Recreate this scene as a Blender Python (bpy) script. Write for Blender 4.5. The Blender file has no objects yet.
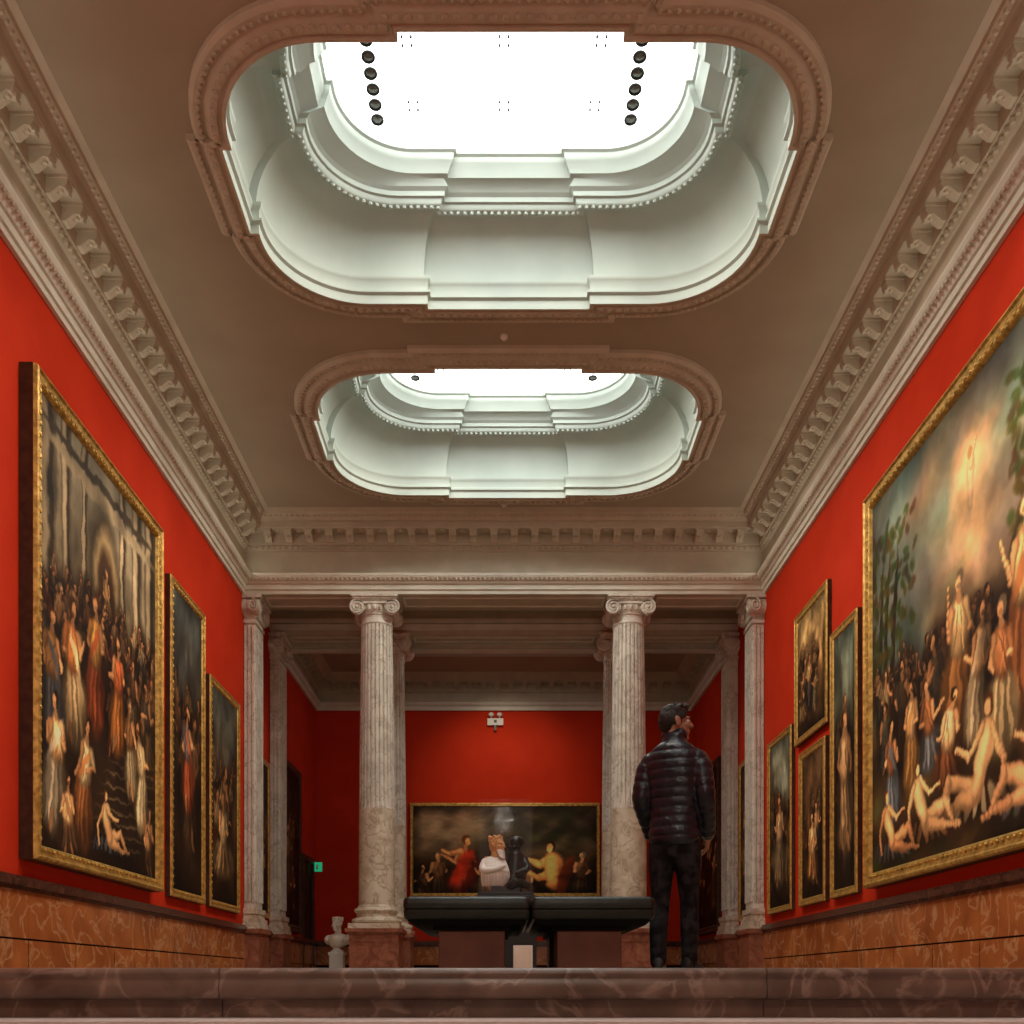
import bpy, math, random
import numpy as np
from mathutils import Vector, Matrix
from mathutils.geometry import tessellate_polygon
random.seed(7)
sc = bpy.context.scene
sc.view_settings.view_transform = 'Standard'
sc.view_settings.look = 'None'
pi = math.pi

# ------------------------------------------------------------------ materials
def M(name, c1, c2=None, scale=4.0, rough=0.6, metal=0.0, bump=0.0, bscale=40.0, dist=0.0,
      lo=0.35, hi=0.65, emit=None, estr=0.0, spec=0.4, detail=6, vein=None):
    m = bpy.data.materials.new(name); m.use_nodes = True
    nt = m.node_tree; b = nt.nodes['Principled BSDF']
    b.inputs['Roughness'].default_value = rough
    b.inputs['Metallic'].default_value = metal
    b.inputs['Specular IOR Level'].default_value = spec
    tc = nt.nodes.new('ShaderNodeTexCoord')
    n = nt.nodes.new('ShaderNodeTexNoise')
    n.inputs['Scale'].default_value = scale; n.inputs['Detail'].default_value = detail
    n.inputs['Distortion'].default_value = dist
    nt.links.new(tc.outputs['Object'], n.inputs['Vector'])
    r = nt.nodes.new('ShaderNodeValToRGB')
    r.color_ramp.elements[0].position = lo; r.color_ramp.elements[1].position = hi
    r.color_ramp.elements[0].color = (*c1, 1); r.color_ramp.elements[1].color = (*(c2 or c1), 1)
    nt.links.new(n.outputs['Fac'], r.inputs['Fac'])
    src = r.outputs['Color']
    if vein:   # thin contrasting veins: narrow band of a second noise
        n3 = nt.nodes.new('ShaderNodeTexNoise'); n3.inputs['Scale'].default_value = vein[1]; n3.inputs['Detail'].default_value = 8; n3.inputs['Distortion'].default_value = .8
        nt.links.new(tc.outputs['Object'], n3.inputs['Vector'])
        r3 = nt.nodes.new('ShaderNodeValToRGB'); e = r3.color_ramp.elements
        e[0].position = .47; e[0].color = (0, 0, 0, 1); e[1].position = .53; e[1].color = (0, 0, 0, 1)
        k = e.new(.5); k.color = (vein[2],)*3+(1,)
        nt.links.new(n3.outputs['Fac'], r3.inputs['Fac'])
        mx = nt.nodes.new('ShaderNodeMixRGB'); mx.inputs[2].default_value = (*vein[0], 1)
        nt.links.new(r3.outputs['Color'], mx.inputs[0]); nt.links.new(src, mx.inputs[1]); src = mx.outputs[0]
    nt.links.new(src, b.inputs['Base Color'])
    if bump > 0:
        n2 = nt.nodes.new('ShaderNodeTexNoise'); n2.inputs['Scale'].default_value = bscale
        n2.inputs['Detail'].default_value = 4
        nt.links.new(tc.outputs['Object'], n2.inputs['Vector'])
        bp = nt.nodes.new('ShaderNodeBump'); bp.inputs['Strength'].default_value = bump
        bp.inputs['Distance'].default_value = 0.02
        nt.links.new(n2.outputs['Fac'], bp.inputs['Height'])
        nt.links.new(bp.outputs['Normal'], b.inputs['Normal'])
    if emit:
        b.inputs['Emission Color'].default_value = (*emit, 1)
        b.inputs['Emission Strength'].default_value = estr
    return m

m_red = M('red_fabric_wall', (.53, .030, .008), (.59, .037, .011), 1.2, .8, bump=.12, bscale=150, spec=.08)
m_ceil = M('taupe_plaster', (.36, .310, .228), (.40, .345, .258), 1.0, .85, spec=.15)
m_corn = M('taupe_cornice', (.48, .425, .325), (.55, .49, .385), 3.0, .7, bump=.15, bscale=30, spec=.3)
m_pale = M('pale_stone_trim', (.64, .61, .52), (.72, .69, .60), 3.0, .6, spec=.3)
m_cove = M('pale_plaster', (.42, .475, .43), (.47, .525, .475), 1.5, .6, spec=.3)
m_glass = M('luminous_laylight', (.9, .9, .9), emit=(.97, 1.0, .96), estr=7.0)
m_glass2 = M('luminous_laylight_dim', (.9, .9, .9), emit=(1.0, .97, .88), estr=1.6)
m_marb = M('column_marble', (.54, .49, .42), (.76, .72, .64), 3.0, .35, dist=1.0, lo=.28, hi=.58, spec=.5, vein=((.34, .26, .20), 3.2, .6))
m_marb_lo = M('column_marble_warm', (.52, .43, .31), (.76, .68, .55), 3.0, .3, dist=1.0, lo=.28, hi=.6, spec=.5, vein=((.34, .24, .16), 3.2, .7))
m_dado = M('orange_brown_marble', (.26, .070, .020), (.50, .165, .045), 1.6, .2, dist=.6, lo=.3, hi=.72, spec=.5, detail=10, vein=((.70, .42, .22), 2.2, .45))
m_dado2 = M('red_marble_pedestal', (.20, .055, .03), (.42, .16, .09), 4, .3, dist=2.0, lo=.3, hi=.7)
m_rail = M('dark_marble_rail', (.055, .020, .012), (.11, .040, .025), 6, .25, dist=1)
m_joint = M('dark_joint', (.015, .006, .004), rough=.9, spec=.1)
m_floor = M('oak_parquet', (.32, .25, .17), (.42, .34, .24), 3, .4)
m_step = M('brown_step_marble', (.085, .048, .034), (.20, .13, .095), 5, .35, dist=.8, lo=.3, hi=.75, detail=10, vein=((.42, .30, .24), 4.0, .4))
m_tread = M('pale_tread', (.55, .48, .44), (.65, .58, .54), 4, .5)
m_gold = M('gilt_frame', (.38, .21, .045), (.74, .46, .12), 14, .35, metal=.5, bump=.35, bscale=50)
m_dkwood = M('dark_wood_frame', (.035, .018, .012), (.07, .035, .02), 10, .45)
m_black = M('black_metal', (.012, .012, .012), rough=.4)
m_frame = M('black_lacquer_frame', (.006, .006, .006), rough=.7, spec=.1)
m_lens = M('spot_lens', (.25, .25, .25), rough=.2, metal=.8)
m_leather = M('black_leather', (.005, .009, .007), (.010, .014, .011), 8, .36, bump=.15, bscale=60)
m_benchb = M('bench_base_brown', (.10, .032, .018), (.15, .05, .028), 6, .5)
m_white = M('white_painted', (.75, .73, .68), rough=.5)
m_bust = M('white_marble_bust', (.70, .64, .54), (.86, .80, .70), 8, .4)
m_brz = M('black_bronze', (.012, .011, .011), (.03, .027, .025), 8, .3, metal=.4)
m_terra = M('ochre_marble', (.52, .24, .09), (.66, .36, .15), 12, .4)
m_skin = M('skin', (.33, .17, .11), (.40, .21, .14), 30, .5)
m_hair = M('dark_hair', (.006, .005, .004), (.018, .013, .010), 60, .5, bump=.6, bscale=120)
m_jacket = M('navy_puffer', (.008, .010, .015), (.016, .020, .030), 14, .30, bump=.35, bscale=26)
m_jean = M('dark_patterned_trousers', (.004, .004, .005), (.024, .023, .026), 16, .85, bump=.4, bscale=22, lo=.42, hi=.6, spec=.2)
m_shoe = M('black_shoe', (.01, .01, .012), rough=.45)
m_sole = M('shoe_sole', (.10, .10, .10), rough=.6)
m_eyew = M('eye_white', (.7, .68, .65), rough=.2)
m_door = M('dark_doorway', (.010, .006, .005), rough=.6)
m_exit = M('green_exit', (.02, .35, .15), emit=(.03, .75, .35), estr=.35)
m_lamp = M('added_fill_globe', (.9, .9, .85), emit=(1, .85, .65), estr=3)  # glow for the globe of the invented fill pendant
m_case = bpy.data.materials.new('display_glass'); m_case.use_nodes = True
_b = m_case.node_tree.nodes['Principled BSDF']
_b.inputs['Base Color'].default_value = (.9, .92, .9, 1); _b.inputs['Roughness'].default_value = .02
_b.inputs['Alpha'].default_value = .02
m_canvas = bpy.data.materials.new('oil_paint'); m_canvas.use_nodes = True
nt = m_canvas.node_tree; _b = nt.nodes['Principled BSDF']
at = nt.nodes.new('ShaderNodeAttribute'); at.attribute_name = 'Col'
nt.links.new(at.outputs['Color'], _b.inputs['Base Color'])
_b.inputs['Roughness'].default_value = .6; _b.inputs['Specular IOR Level'].default_value = .2

# ------------------------------------------------------------------ mesh builder
class MB:
    def __init__(s):
        s.v = []; s.f = []; s.mi = []; s.m = 0; s.T = Matrix.Identity(4)
    def add(s, vs, fs):
        b = len(s.v)
        s.v += [tuple(s.T @ Vector(p)) for p in vs]
        s.f += [tuple(b + i for i in f) for f in fs]
        s.mi += [s.m] * len(fs)
    def box(s, x0, x1, y0, y1, z0, z1):
        s.add([(x0,y0,z0),(x1,y0,z0),(x1,y1,z0),(x0,y1,z0),(x0,y0,z1),(x1,y0,z1),(x1,y1,z1),(x0,y1,z1)],
              [(0,3,2,1),(4,5,6,7),(0,1,5,4),(1,2,6,5),(2,3,7,6),(3,0,4,7)])
    def loft(s, rings, closed=True, cap=False):
        n = len(rings[0]); vs = [p for r in rings for p in r]; fs = []
        for i in range(len(rings) - 1):
            for j in range(n if closed else n - 1):
                k = (j + 1) % n
                fs.append((i*n+j, i*n+k, (i+1)*n+k, (i+1)*n+j))
        if cap:
            fs.append(tuple(reversed(range(n)))); fs.append(tuple((len(rings)-1)*n + j for j in range(n)))
        s.add(vs, fs)
    def lathe(s, prof, cx=0, cy=0, n=32, cap=True):
        s.loft([[(cx+r*math.cos(2*pi*j/n), cy+r*math.sin(2*pi*j/n), z) for j in range(n)] for r, z in prof], True, cap)
    def ell(s, c, r, nu=12, nv=8):
        rings = []
        for i in range(1, nv):
            t = pi*i/nv
            rings.append([(c[0]+r[0]*math.sin(t)*math.cos(2*pi*j/nu), c[1]+r[1]*math.sin(t)*math.sin(2*pi*j/nu), c[2]-r[2]*math.cos(t)) for j in range(nu)])
        s.loft(rings, True, True)
    def chain(s, pts, rad, n=12, sub=1, ripple=0, pitch=.06, caps=True, flat=1.0):
        P = [Vector(p) for p in pts]
        pp = []; rr = []
        for i in range(len(P)-1):
            for k in range(sub):
                t = k/sub; pp.append(P[i].lerp(P[i+1], t)); rr.append(rad[i]*(1-t)+rad[i+1]*t)
        pp.append(P[-1]); rr.append(rad[-1])
        if sub > 1:
            for _ in range(sub):
                q = pp[:]
                for i in range(1, len(pp)-1): q[i] = (pp[i-1]+pp[i]*2+pp[i+1])/4
                pp = q
        rings = []; L = 0
        for i, p in enumerate(pp):
            d = (pp[min(i+1, len(pp)-1)] - pp[max(i-1, 0)]).normalized()
            if i: L += (pp[i]-pp[i-1]).length
            a = d.cross(Vector((0, 1, 0.01)))
            if a.length < .2: a = d.cross(Vector((1, 0, 0)))
            a.normalize(); b = d.cross(a).normalized()
            r = rr[i] + (ripple*math.sqrt(abs(math.sin(pi*L/pitch))) if ripple else 0)
            rings.append([tuple(p + a*r*math.cos(2*pi*j/n) + b*r*flat*math.sin(2*pi*j/n)) for j in range(n)])
        s.loft(rings, True, True)
        if caps:
            for p, r in ((pp[0], rr[0]), (pp[-1], rr[-1])): s.ell(p, (r, r*flat, r), n, 8)
    def obj(s, name, mats, parent=None, smooth=40, remesh=0, smoothit=0, bevel=0, recalc=True):
        me = bpy.data.meshes.new(name)
        me.from_pydata(s.v, [], s.f)
        if recalc:
            import bmesh
            bm = bmesh.new(); bm.from_mesh(me); bmesh.ops.recalc_face_normals(bm, faces=bm.faces); bm.to_mesh(me); bm.free()
        for m in mats: me.materials.append(m)
        me.polygons.foreach_set('material_index', s.mi)
        me.shade_smooth()
        if smooth is not None and not remesh: me.set_sharp_from_angle(angle=math.radians(smooth))
        o = bpy.data.objects.new(name, me); sc.collection.objects.link(o)
        if parent: o.parent = parent
        if remesh:
            r = o.modifiers.new('r', 'REMESH'); r.mode = 'VOXEL'; r.voxel_size = remesh; r.use_smooth_shade = True
        if smoothit:
            q = o.modifiers.new('s', 'SMOOTH'); q.factor = .5; q.iterations = smoothit
        if bevel:
            q = o.modifiers.new('b', 'BEVEL'); q.width = bevel; q.segments = 4; q.limit_method = 'ANGLE'
        return o

def empty(name, loc=(0,0,0), rz=0):
    e = bpy.data.objects.new(name, None); e.empty_display_size = .2
    e.location = loc; e.rotation_euler = (0, 0, rz); sc.collection.objects.link(e); return e
def boxo(name, x0,x1,y0,y1,z0,z1, mat, parent=None, bevel=0):
    b = MB(); b.box(x0,x1,y0,y1,z0,z1); return b.obj(name, [mat], parent, bevel=bevel)

# ------------------------------------------------------------------ room shell
W = 5.0; YB = -4.0; YS = 19.15; YE = 26.6; ZC = 8.75; ZL = 7.36; ZC2 = 8.05
boxo('wall_left', -W-.25, -W, YB-.25, YE+.25, -2.4, 9.2, m_red)
boxo('wall_right', W, W+.25, YB-.25, YE+.25, -2.4, 9.2, m_red)
boxo('wall_far', -W, W, YE, YE+.25, -.3, 9.2, m_red)
boxo('wall_behind', -W, W, YB-.25, YB, -2.4, 9.2, m_pale)
boxo('floor', -W, W, 3.9, YE, -.3, 0, m_floor)

b = MB()
def nosing(x0, x1, y, z):
    prof = [(y+.45, z), (y+.03, z), (y+.012, z-.004), (y, z-.016), (y, z-.026), (y+.008, z-.034), (y+.008, z-.040),
            (y+.002, z-.048), (y+.0, z-.09), (y+.006, z-.104), (y+.02, z-.11), (y+.05, z-.114), (y+.05, z-.175), (y+.45, z-.175)]
    b.loft([[(x, p[0], p[1]) for p in prof] for x in (x0, x1)], True, True)
WX = W-.01
nosing(-WX, -1.0, 3.5, 0); nosing(-.997, .92, 3.5, 0); nosing(.923, WX, 3.5, 0)
b.m = 1
for i in range(1, 12):
    y = 3.5 - .32*i
    b.box(-WX, WX, y, 3.62 - .32*(i-1), -.175*(i+1)+.0, -.175*i - .001)
b.obj('stone_staircase', [m_step, m_tread], smooth=50)
boxo('floor.001', -W, W, YB, -.02, -2.4, -2.1, m_floor)

def wains(name, side):
    b = MB()
    def bx(d, y0, y1, z0, z1):
        if side == 0: b.box(-W, W, YE-d, YE, z0, z1)
        else:
            xs = sorted((side*W, side*(W-d))); b.box(xs[0], xs[1], y0, y1, z0, z1)
    b.m = 2
    bx(.03, 3.52, YE, .0, .41)
    b.m = 0
    if side:
        y = 3.52
        while y < YE-.3:
            L = 1.15; bx(.045, y+.014, min(y+L, YE)-.014, .012, .382); y += L
        y = 3.52
        while y < YE-.3:
            L = 2.3; bx(.045, y+.004, min(y+L, YE)-.004, .402, .89); y += L
    else: bx(.045, 0, 0, .4, .89)
    b.m = 1
    bx(.07, 3.52, YE, .89, .93); bx(.10, 3.52, YE, .93, 1.0); bx(.075, 3.52, YE, 1.0, 1.035)
    b.obj(name, [m_dado, m_rail, m_joint])
wains('baseboard_left', -1); wains('baseboard_right', 1); wains('baseboard_far', 0)

def cornice(name, x0, x1, y0, y1, prof, mods, eggz):
    b = MB()
    for i in range(len(prof)-1):
        (d0, z0, m0), (d1, z1, _) = prof[i], prof[i+1]
        b.m = m0
        b.loft([[(x0+d, y0+d, z), (x1-d, y0+d, z), (x1-d, y1-d, z), (x0+d, y1-d, z)] for d, z in ((d0, z0), (d1, z1))])
    b.m = 1
    sp, w, dep, za, zb, da = mods
    def bracket(px, py, nx, ny):
        tx, ty = -ny, nx
        h = zb-za
        sec = [(0, 0), (0, h), (dep, h), (dep, h*.62), (dep*.86, h*.34), (dep*.62, h*.42), (dep*.42, h*.22), (dep*.2, 0)]
        b.loft([[(px+nx*(da+q[0])+tx*t, py+ny*(da+q[0])+ty*t, za+q[1]) for q in sec] for t in (-w/2, w/2)], True, True)
        b.box(px+nx*(da+dep*.5)-(w*.66 if tx else dep*.56), px+nx*(da+dep*.5)+(w*.66 if tx else dep*.56),
              py+ny*(da+dep*.5)-(w*.66 if ty else dep*.56), py+ny*(da+dep*.5)+(w*.66 if ty else dep*.56), zb-h*.16, zb)
        for q_, r_ in ((.35, .30), (.62, .26), (.86, .20)):
            b.ell((px+nx*(da+dep*q_), py+ny*(da+dep*q_), za+h*(.25+.25*q_)), (w*r_, w*r_, h*.20), 6, 4)
        b.ell((px+nx*(da+dep*.55)+tx*sp/2, py+ny*(da+dep*.55)+ty*sp/2, zb), (w*.34, w*.34, .03), 8, 4)
    def run(n0, n1, fn):
        n = int(round((n1-n0)/sp))
        for i in range(n): fn(n0+(i+.5)*(n1-n0)/n)
    run(y0+.35, y1-.35, lambda y: bracket(x0, y, 1, 0)); run(y0+.35, y1-.35, lambda y: bracket(x1, y, -1, 0))
    run(x0+.35, x1-.35, lambda x: bracket(x, y1, 0, -1)); run(x0+.35, x1-.35, lambda x: bracket(x, y0, 0, 1))
    for (ed, ez, es, er) in eggz:
        def eggs(n0, n1, fn):
            n = int((n1-n0)/es)
            for i in range(n): b.ell(fn(n0+(i+.5)*(n1-n0)/n), er, 6, 4)
        eggs(max(y0, 6), y1-ed, lambda y: (x0+ed, y, ez)); eggs(max(y0, 6), y1-ed, lambda y: (x1-ed, y, ez))
        eggs(x0+ed, x1-ed, lambda x: (x, y1-ed, ez))
    b.obj(name, [m_pale, m_corn], smooth=35, recalc=False)
P1 = [(0,7.36,0),(.05,7.36,0),(.05,7.43,0),(.08,7.44,0),(.08,7.53,0),(.11,7.54,0),(.13,7.58,0),(.19,7.62,0),(.21,7.66,0),(.21,7.70,0),
      (.05,7.72,1),(.05,8.16,1),(.08,8.17,1),(.12,8.22,1),(.12,8.25,1),(.16,8.26,1),(.16,8.46,1),(.40,8.46,1),(.41,8.48,1),
      (.41,8.58,1),(.45,8.59,1),(.47,8.64,1),(.53,8.68,1),(.54,8.72,1),(.62,8.75,1)]
cornice('trim_1', -W, W, YB, YS, P1, (.38, .13, .23, 8.28, 8.46, .16),
        [(.12, 8.21, .11, (.035, .035, .04)), (.49, 8.66, .10, (.03, .03, .035)), (.17, 7.60, .09, (.025, .025, .03))])
P2 = [(0,7.16,0),(.06,7.16,0),(.06,7.26,0),(.12,7.30,0),(.15,7.36,0),(.04,7.38,1),(.04,7.62,1),(.10,7.65,1),(.12,7.70,1),(.12,7.84,1),
      (.34,7.84,1),(.36,7.90,1),(.42,7.96,1),(.5,8.05,1)]
cornice('trim_2', -W, W, 21.9, YE, P2, (.36, .13, .2, 7.70, 7.84, .12), [(.10, 7.66, .12, (.03, .03, .03))])

def beam(name, y0, y1, z1):
    b = MB(); b.box(-W, W, y0, y1, ZL, z1); b.m = 1
    b.box(-W, W, y0-.03, y1+.03, ZL+.10, ZL+.22); b.box(-W, W, y0-.06, y1+.06, ZL+.24, ZL+.33)
    for x0, x1 in ((-4.6, -2.95), (-1.95, 1.95), (2.95, 4.6)):
        b.box(x0, x1, y0+.12, y0+.16, ZL-.02, ZL); b.box(x0, x1, y1-.16, y1-.12, ZL-.02, ZL)
        b.box(x0, x0+.04, y0+.16, y1-.16, ZL-.02, ZL); b.box(x1-.04, x1, y0+.16, y1-.16, ZL-.02, ZL)
    b.obj(name, [m_corn, m_pale])
beam('architrave_beam', YS, 19.85, 8.9); beam('architrave_beam.001', 21.35, 21.9, 8.3)
b = MB(); b.box(-W, W, 19.85, 21.35, 8.0, 8.1); b.m = 1
for y0 in (19.91, 21.1): b.box(-W, W, y0, y0+.2, 7.85, 8.0)
for x in (-4.8, -2.46, 2.46, 4.8): b.box(x-.2, x+.2, 19.88, 21.32, 7.86, 8.0)
b.obj('ceiling.001', [m_ceil, m_corn])

# ------------------------------------------------------------------ ceiling + skylights
LA = (2.90, 1.78, 1.12, 1.04, .58, .10); LB = (2.34, 1.38, .98, .84, .34, .10); LC = (1.98, 1.10, .82, .64, .18, .07)
def outline(L, o, cx, cy, z, n=14):
    hx, hy, r, bx, by, bb = L
    hx += o; hy += o; r += o; bx += o; by = min(by+o, hy-r-.005)
    P = [(hx, -by), (hx+bb, -by), (hx+bb, by), (hx, by)]
    for i in range(n+1): a = pi/2*i/n; P.append((hx-r+r*math.cos(a), hy-r+r*math.sin(a)))
    P += [(bx, hy), (bx, hy+bb), (-bx, hy+bb), (-bx, hy)]
    for i in range(n+1): a = pi/2+pi/2*i/n; P.append((-hx+r+r*math.cos(a), hy-r+r*math.sin(a)))
    P += [(-hx, by), (-hx-bb, by), (-hx-bb, -by), (-hx, -by)]
    for i in range(n+1): a = pi+pi/2*i/n; P.append((-hx+r+r*math.cos(a), -hy+r+r*math.sin(a)))
    P += [(-bx, -hy), (-bx, -hy-bb), (bx, -hy-bb), (bx, -hy)]
    for i in range(n+1): a = 1.5*pi+pi/2*i/n; P.append((hx-r+r*math.cos(a), -hy+r+r*math.sin(a)))
    return [(cx+x, cy+y, z) for x, y in P]
def lerpL(A, B, t): return tuple(a*(1-t)+c*t for a, c in zip(A, B))
def along(P, sp):
    out = []; acc = 0
    for i in range(len(P)):
        a = Vector(P[i]); c = Vector(P[(i+1) % len(P)]); L = (c-a).length
        while acc < L: out.append(a.lerp(c, acc/L)); acc += sp
        acc -= L
    return out
def skylight(cx, cy, idx):
    root = empty('skylight' + ('.%03d' % idx if idx else ''))
    b = MB()
    def run(prof, m):
        b.m = m; b.loft([outline(L, o, cx, cy, z) for L, o, z in prof])
    run([(LA,.36,ZC),(LA,.36,8.70),(LA,.32,8.665),(LA,.27,8.665),(LA,.26,8.69),(LA,.22,8.69),(LA,.17,8.65),(LA,.09,8.63),(LA,.08,8.66),(LA,.045,8.66),(LA,.03,8.63),(LA,0,8.63)], 0)
    run([(LA,0,8.63),(LA,0,8.74),(LA,-.035,8.76),(LA,-.035,8.79),(LA,.0,8.81),(LA,.0,8.90),(LA,-.02,8.93),(LA,-.03,8.95),(LA,-.03,8.98),(LA,.05,8.99)], 1)
    cove = []
    for i in range(13):
        t = pi/2*i/12; s = 1-math.cos(t)
        cove.append((lerpL(LA, LB, s), .05+.04*s, 8.99+.65*math.sin(t)))
    run(cove, 1)
    run([(LB,.09,9.64),(LB,.09,9.60),(LB,.06,9.585),(LB,.02,9.59),(LB,.0,9.61),(LB,-.01,9.66),(LB,-.04,9.67),(LB,-.05,9.72),(LB,-.09,9.75)], 1)
    run([(LB,-.09,9.75),(LC,.16,9.82),(LC,.11,9.84),(LC,.06,9.95),(LC,.04,9.97),(LC,.03,10.03),(LC,0,10.05),(LC,0,10.12)], 1)
    b.m = 0
    for p in along(outline(LA, .27, cx, cy, 8.66), .085): b.ell(p, (.026, .026, .022), 6, 4)
    for p in along(outline(LA, .13, cx, cy, 8.635), .11): b.ell(p, (.042, .042, .028), 6, 4)
    b.m = 1
    for p in along(outline(LB, .04, cx, cy, 9.585), .085): b.ell(p, (.03, .03, .026), 6, 4)
    b.obj('frame_and_cove', [m_corn, m_cove], root, smooth=38, recalc=False)
    g = MB(); o = outline(LC, .02, cx, cy, 10.11); g.add(o, [tuple(reversed(range(len(o))))])
    g.obj('laylight_panel', [m_glass], root, recalc=False)
    d = MB()
    for x in (-1.05, 0, 1.05):
        for y in (-.24, .56):
            for dx in (-.05, .05):
                for dy in (-.05, .05): d.lathe([(.015, 10.085), (.015, 10.105)], x+dx, cy+y+dy, 8)
    d.obj('panel_fixings', [m_black], root)
    d = MB()
    for x in (-1.49, 1.49):
        for k in range(6):
            y = cy-.25+k*.2
            d.m = 0; d.lathe([(.078, 10.105), (.080, 10.095), (.074, 10.085), (.060, 10.085), (.052, 10.10)], x, y, 20)
            d.m = 1; d.lathe([(.058, 10.097), (.03, 10.090)], x, y, 14)
    d.obj('spotlights', [m_black, m_lens], root)
CYS = [11.02, 16.05, 6.0, .97]; CX = .06
for i, cy in enumerate(CYS): skylight(CX, cy, i)

def slab(name, x0, x1, y0, y1, holes, z, mat):
    loops = [[Vector((x0,y0,0)), Vector((x1,y0,0)), Vector((x1,y1,0)), Vector((x0,y1,0))]] + [[Vector((p[0],p[1],0)) for p in h] for h in holes]
    fs = tessellate_polygon(loops); vs = [(p.x, p.y, z) for l in loops for p in l]
    b = MB(); b.add(vs, [tuple(f) for f in fs]); return b.obj(name, [mat], recalc=False)
slab('ceiling', -W, W, YB, YS+.02, [outline(LA, .3, CX, cy, 0) for cy in CYS], ZC, m_ceil)
hole = [(-2.3, 22.75), (2.3, 22.75), (2.3, 24.5), (-2.3, 24.5)]
slab('ceiling.002', -W, W, 21.9, YE, [[(p[0], p[1], 0) for p in hole]], ZC2, m_ceil)
b = MB()
def rect(o, z): return [(-2.3-o, 22.75-o, z), (2.3+o, 22.75-o, z), (2.3+o, 24.5+o, z), (-2.3-o, 24.5+o, z)]
b.loft([rect(.25, 8.05), rect(.25, 8.0), rect(.12, 7.97), rect(0, 8.0), rect(0, 8.16)])
b.m = 1; q = rect(0, 8.16); b.add(q, [(3, 2, 1, 0)])
b.obj('skylight.004', [m_cove, m_glass2], recalc=False)
b = MB(); b.lathe([(.05, ZC), (.05, ZC-.03), (.02, ZC-.06)], 0, 13.62, 14); b.obj('smoke_detector', [m_white])
b = MB(); b.lathe([(.05, ZC), (.05, ZC-.03), (.02, ZC-.06)], 0, 18.4, 14); b.obj('smoke_detector.001', [m_white])

# ------------------------------------------------------------------ columns
def spiral(b, cx, y, cz, r, sgn, t=.02):
    pts = []
    for i in range(37):
        a = 2*pi*2.1*i/36; rr = r*(1-.82*i/36)
        pts.append((cx+sgn*rr*math.sin(a), y, cz+rr*math.cos(a)))
    b.chain(pts, [t*(1-.4*i/36) for i in range(37)], 6, 1, caps=False)
    b.ell((cx, y, cz), (.03, .03, .03), 8, 6)
def capital(b, z1, half=1.0):
    b.box(-.45*half, .45*half, -.43*half, .43*half, z1-.045, z1); b.box(-.42*half, .42*half, -.40*half, .40*half, z1-.08, z1-.045)
    b.box(-.36*half, .36*half, -.36*half, .36*half, z1-.16, z1-.08)
    b.box(-.36*half, .36*half, -.375*half, .375*half, z1-.105, z1-.085); b.box(-.36*half, .36*half, -.375*half, .375*half, z1-.165, z1-.15)
    for sx in (-1, 1):
        c = sx*.335*half; r = .145*half
        pr = [(-.36*half, r), (-.28*half, r*.95), (-.1*half, r*.7), (.1*half, r*.7), (.28*half, r*.95), (.36*half, r)]
        b.loft([[(c+q*math.cos(2*pi*j/20), y, z1-.225+q*math.sin(2*pi*j/20)) for j in range(20)] for y, q in pr], True, True)
        for y in (-.365*half, .365*half): spiral(b, c, y, z1-.225, r, sx, .017*half+.004)
    b.lathe([(.30*half, z1-.40), (.31*half, z1-.36), (.33*half, z1-.34), (.31*half, z1-.32), (.35*half, z1-.25), (.37*half, z1-.17), (.34*half, z1-.16)], n=32)
    for j in range(20):
        a = 2*pi*j/20; b.ell((.355*half*math.cos(a), .355*half*math.sin(a), z1-.225), (.035, .035, .055), 6, 5)
def column(idx, x, y):
    b = MB(); b.T = Matrix.Translation((x, y, 0))
    b.m = 1
    b.box(-.52, .52, -.52, .52, 0, .14); b.box(-.47, .47, -.47, .47, .14, .86); b.box(-.50, .50, -.50, .50, .86, .90); b.box(-.54, .54, -.54, .54, .90, .97)
    for s_ in (-1, 1):
        b.box(-.36, .36, s_*.48-.012, s_*.48+.012, .24, .27); b.box(-.36, .36, s_*.48-.012, s_*.48+.012, .73, .76)
    b.m = 2
    b.box(-.49, .49, -.49, .49, .97, 1.07)
    b.lathe([(.42,1.07),(.475,1.09),(.49,1.13),(.475,1.17),(.42,1.19),(.40,1.20),(.385,1.25),(.40,1.29),(.42,1.30),(.44,1.33),(.42,1.37),(.38,1.38),(.37,1.41),(.355,1.44)], n=40)
    n = 24*8
    def ring(z, R, dep):
        return [((R-dep*max(0, math.cos(24*2*pi*j/n))**.7)*math.cos(2*pi*j/n), (R-dep*max(0, math.cos(24*2*pi*j/n))**.7)*math.sin(2*pi*j/n), z) for j in range(n)]
    def R(z):
        t = (z-1.42)/(6.98-1.42); return .352-.052*t**1.6
    b.loft([ring(1.42, .352, 0), ring(2.3, R(2.3), 0), ring(3.28, R(3.28), 0), ring(3.30, R(3.3)+.0, 0)])
    b.m = 0
    rs = [ring(3.30, R(3.3), 0), ring(3.36, R(3.36), .03)]
    for k in range(8):
        z = 3.5+k*(6.72-3.5)/7; rs.append(ring(z, R(z), .045))
    rs += [ring(6.80, R(6.8), .028), ring(6.84, R(6.84), 0), ring(6.86, .318, 0), ring(6.89, .318, 0), ring(6.90, .30, 0), ring(6.98, .30, 0)]
    b.loft(rs)
    capital(b, ZL)
    b.obj('ionic_column' + ('.%03d' % idx if idx else ''), [m_marb, m_dado2, m_marb_lo], smooth=30)
for i, (x, y) in enumerate(((-2.48, 19.5), (2.43, 19.5), (-2.46, 21.63), (2.46, 21.63))): column(i, x, y)
k = 0
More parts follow.
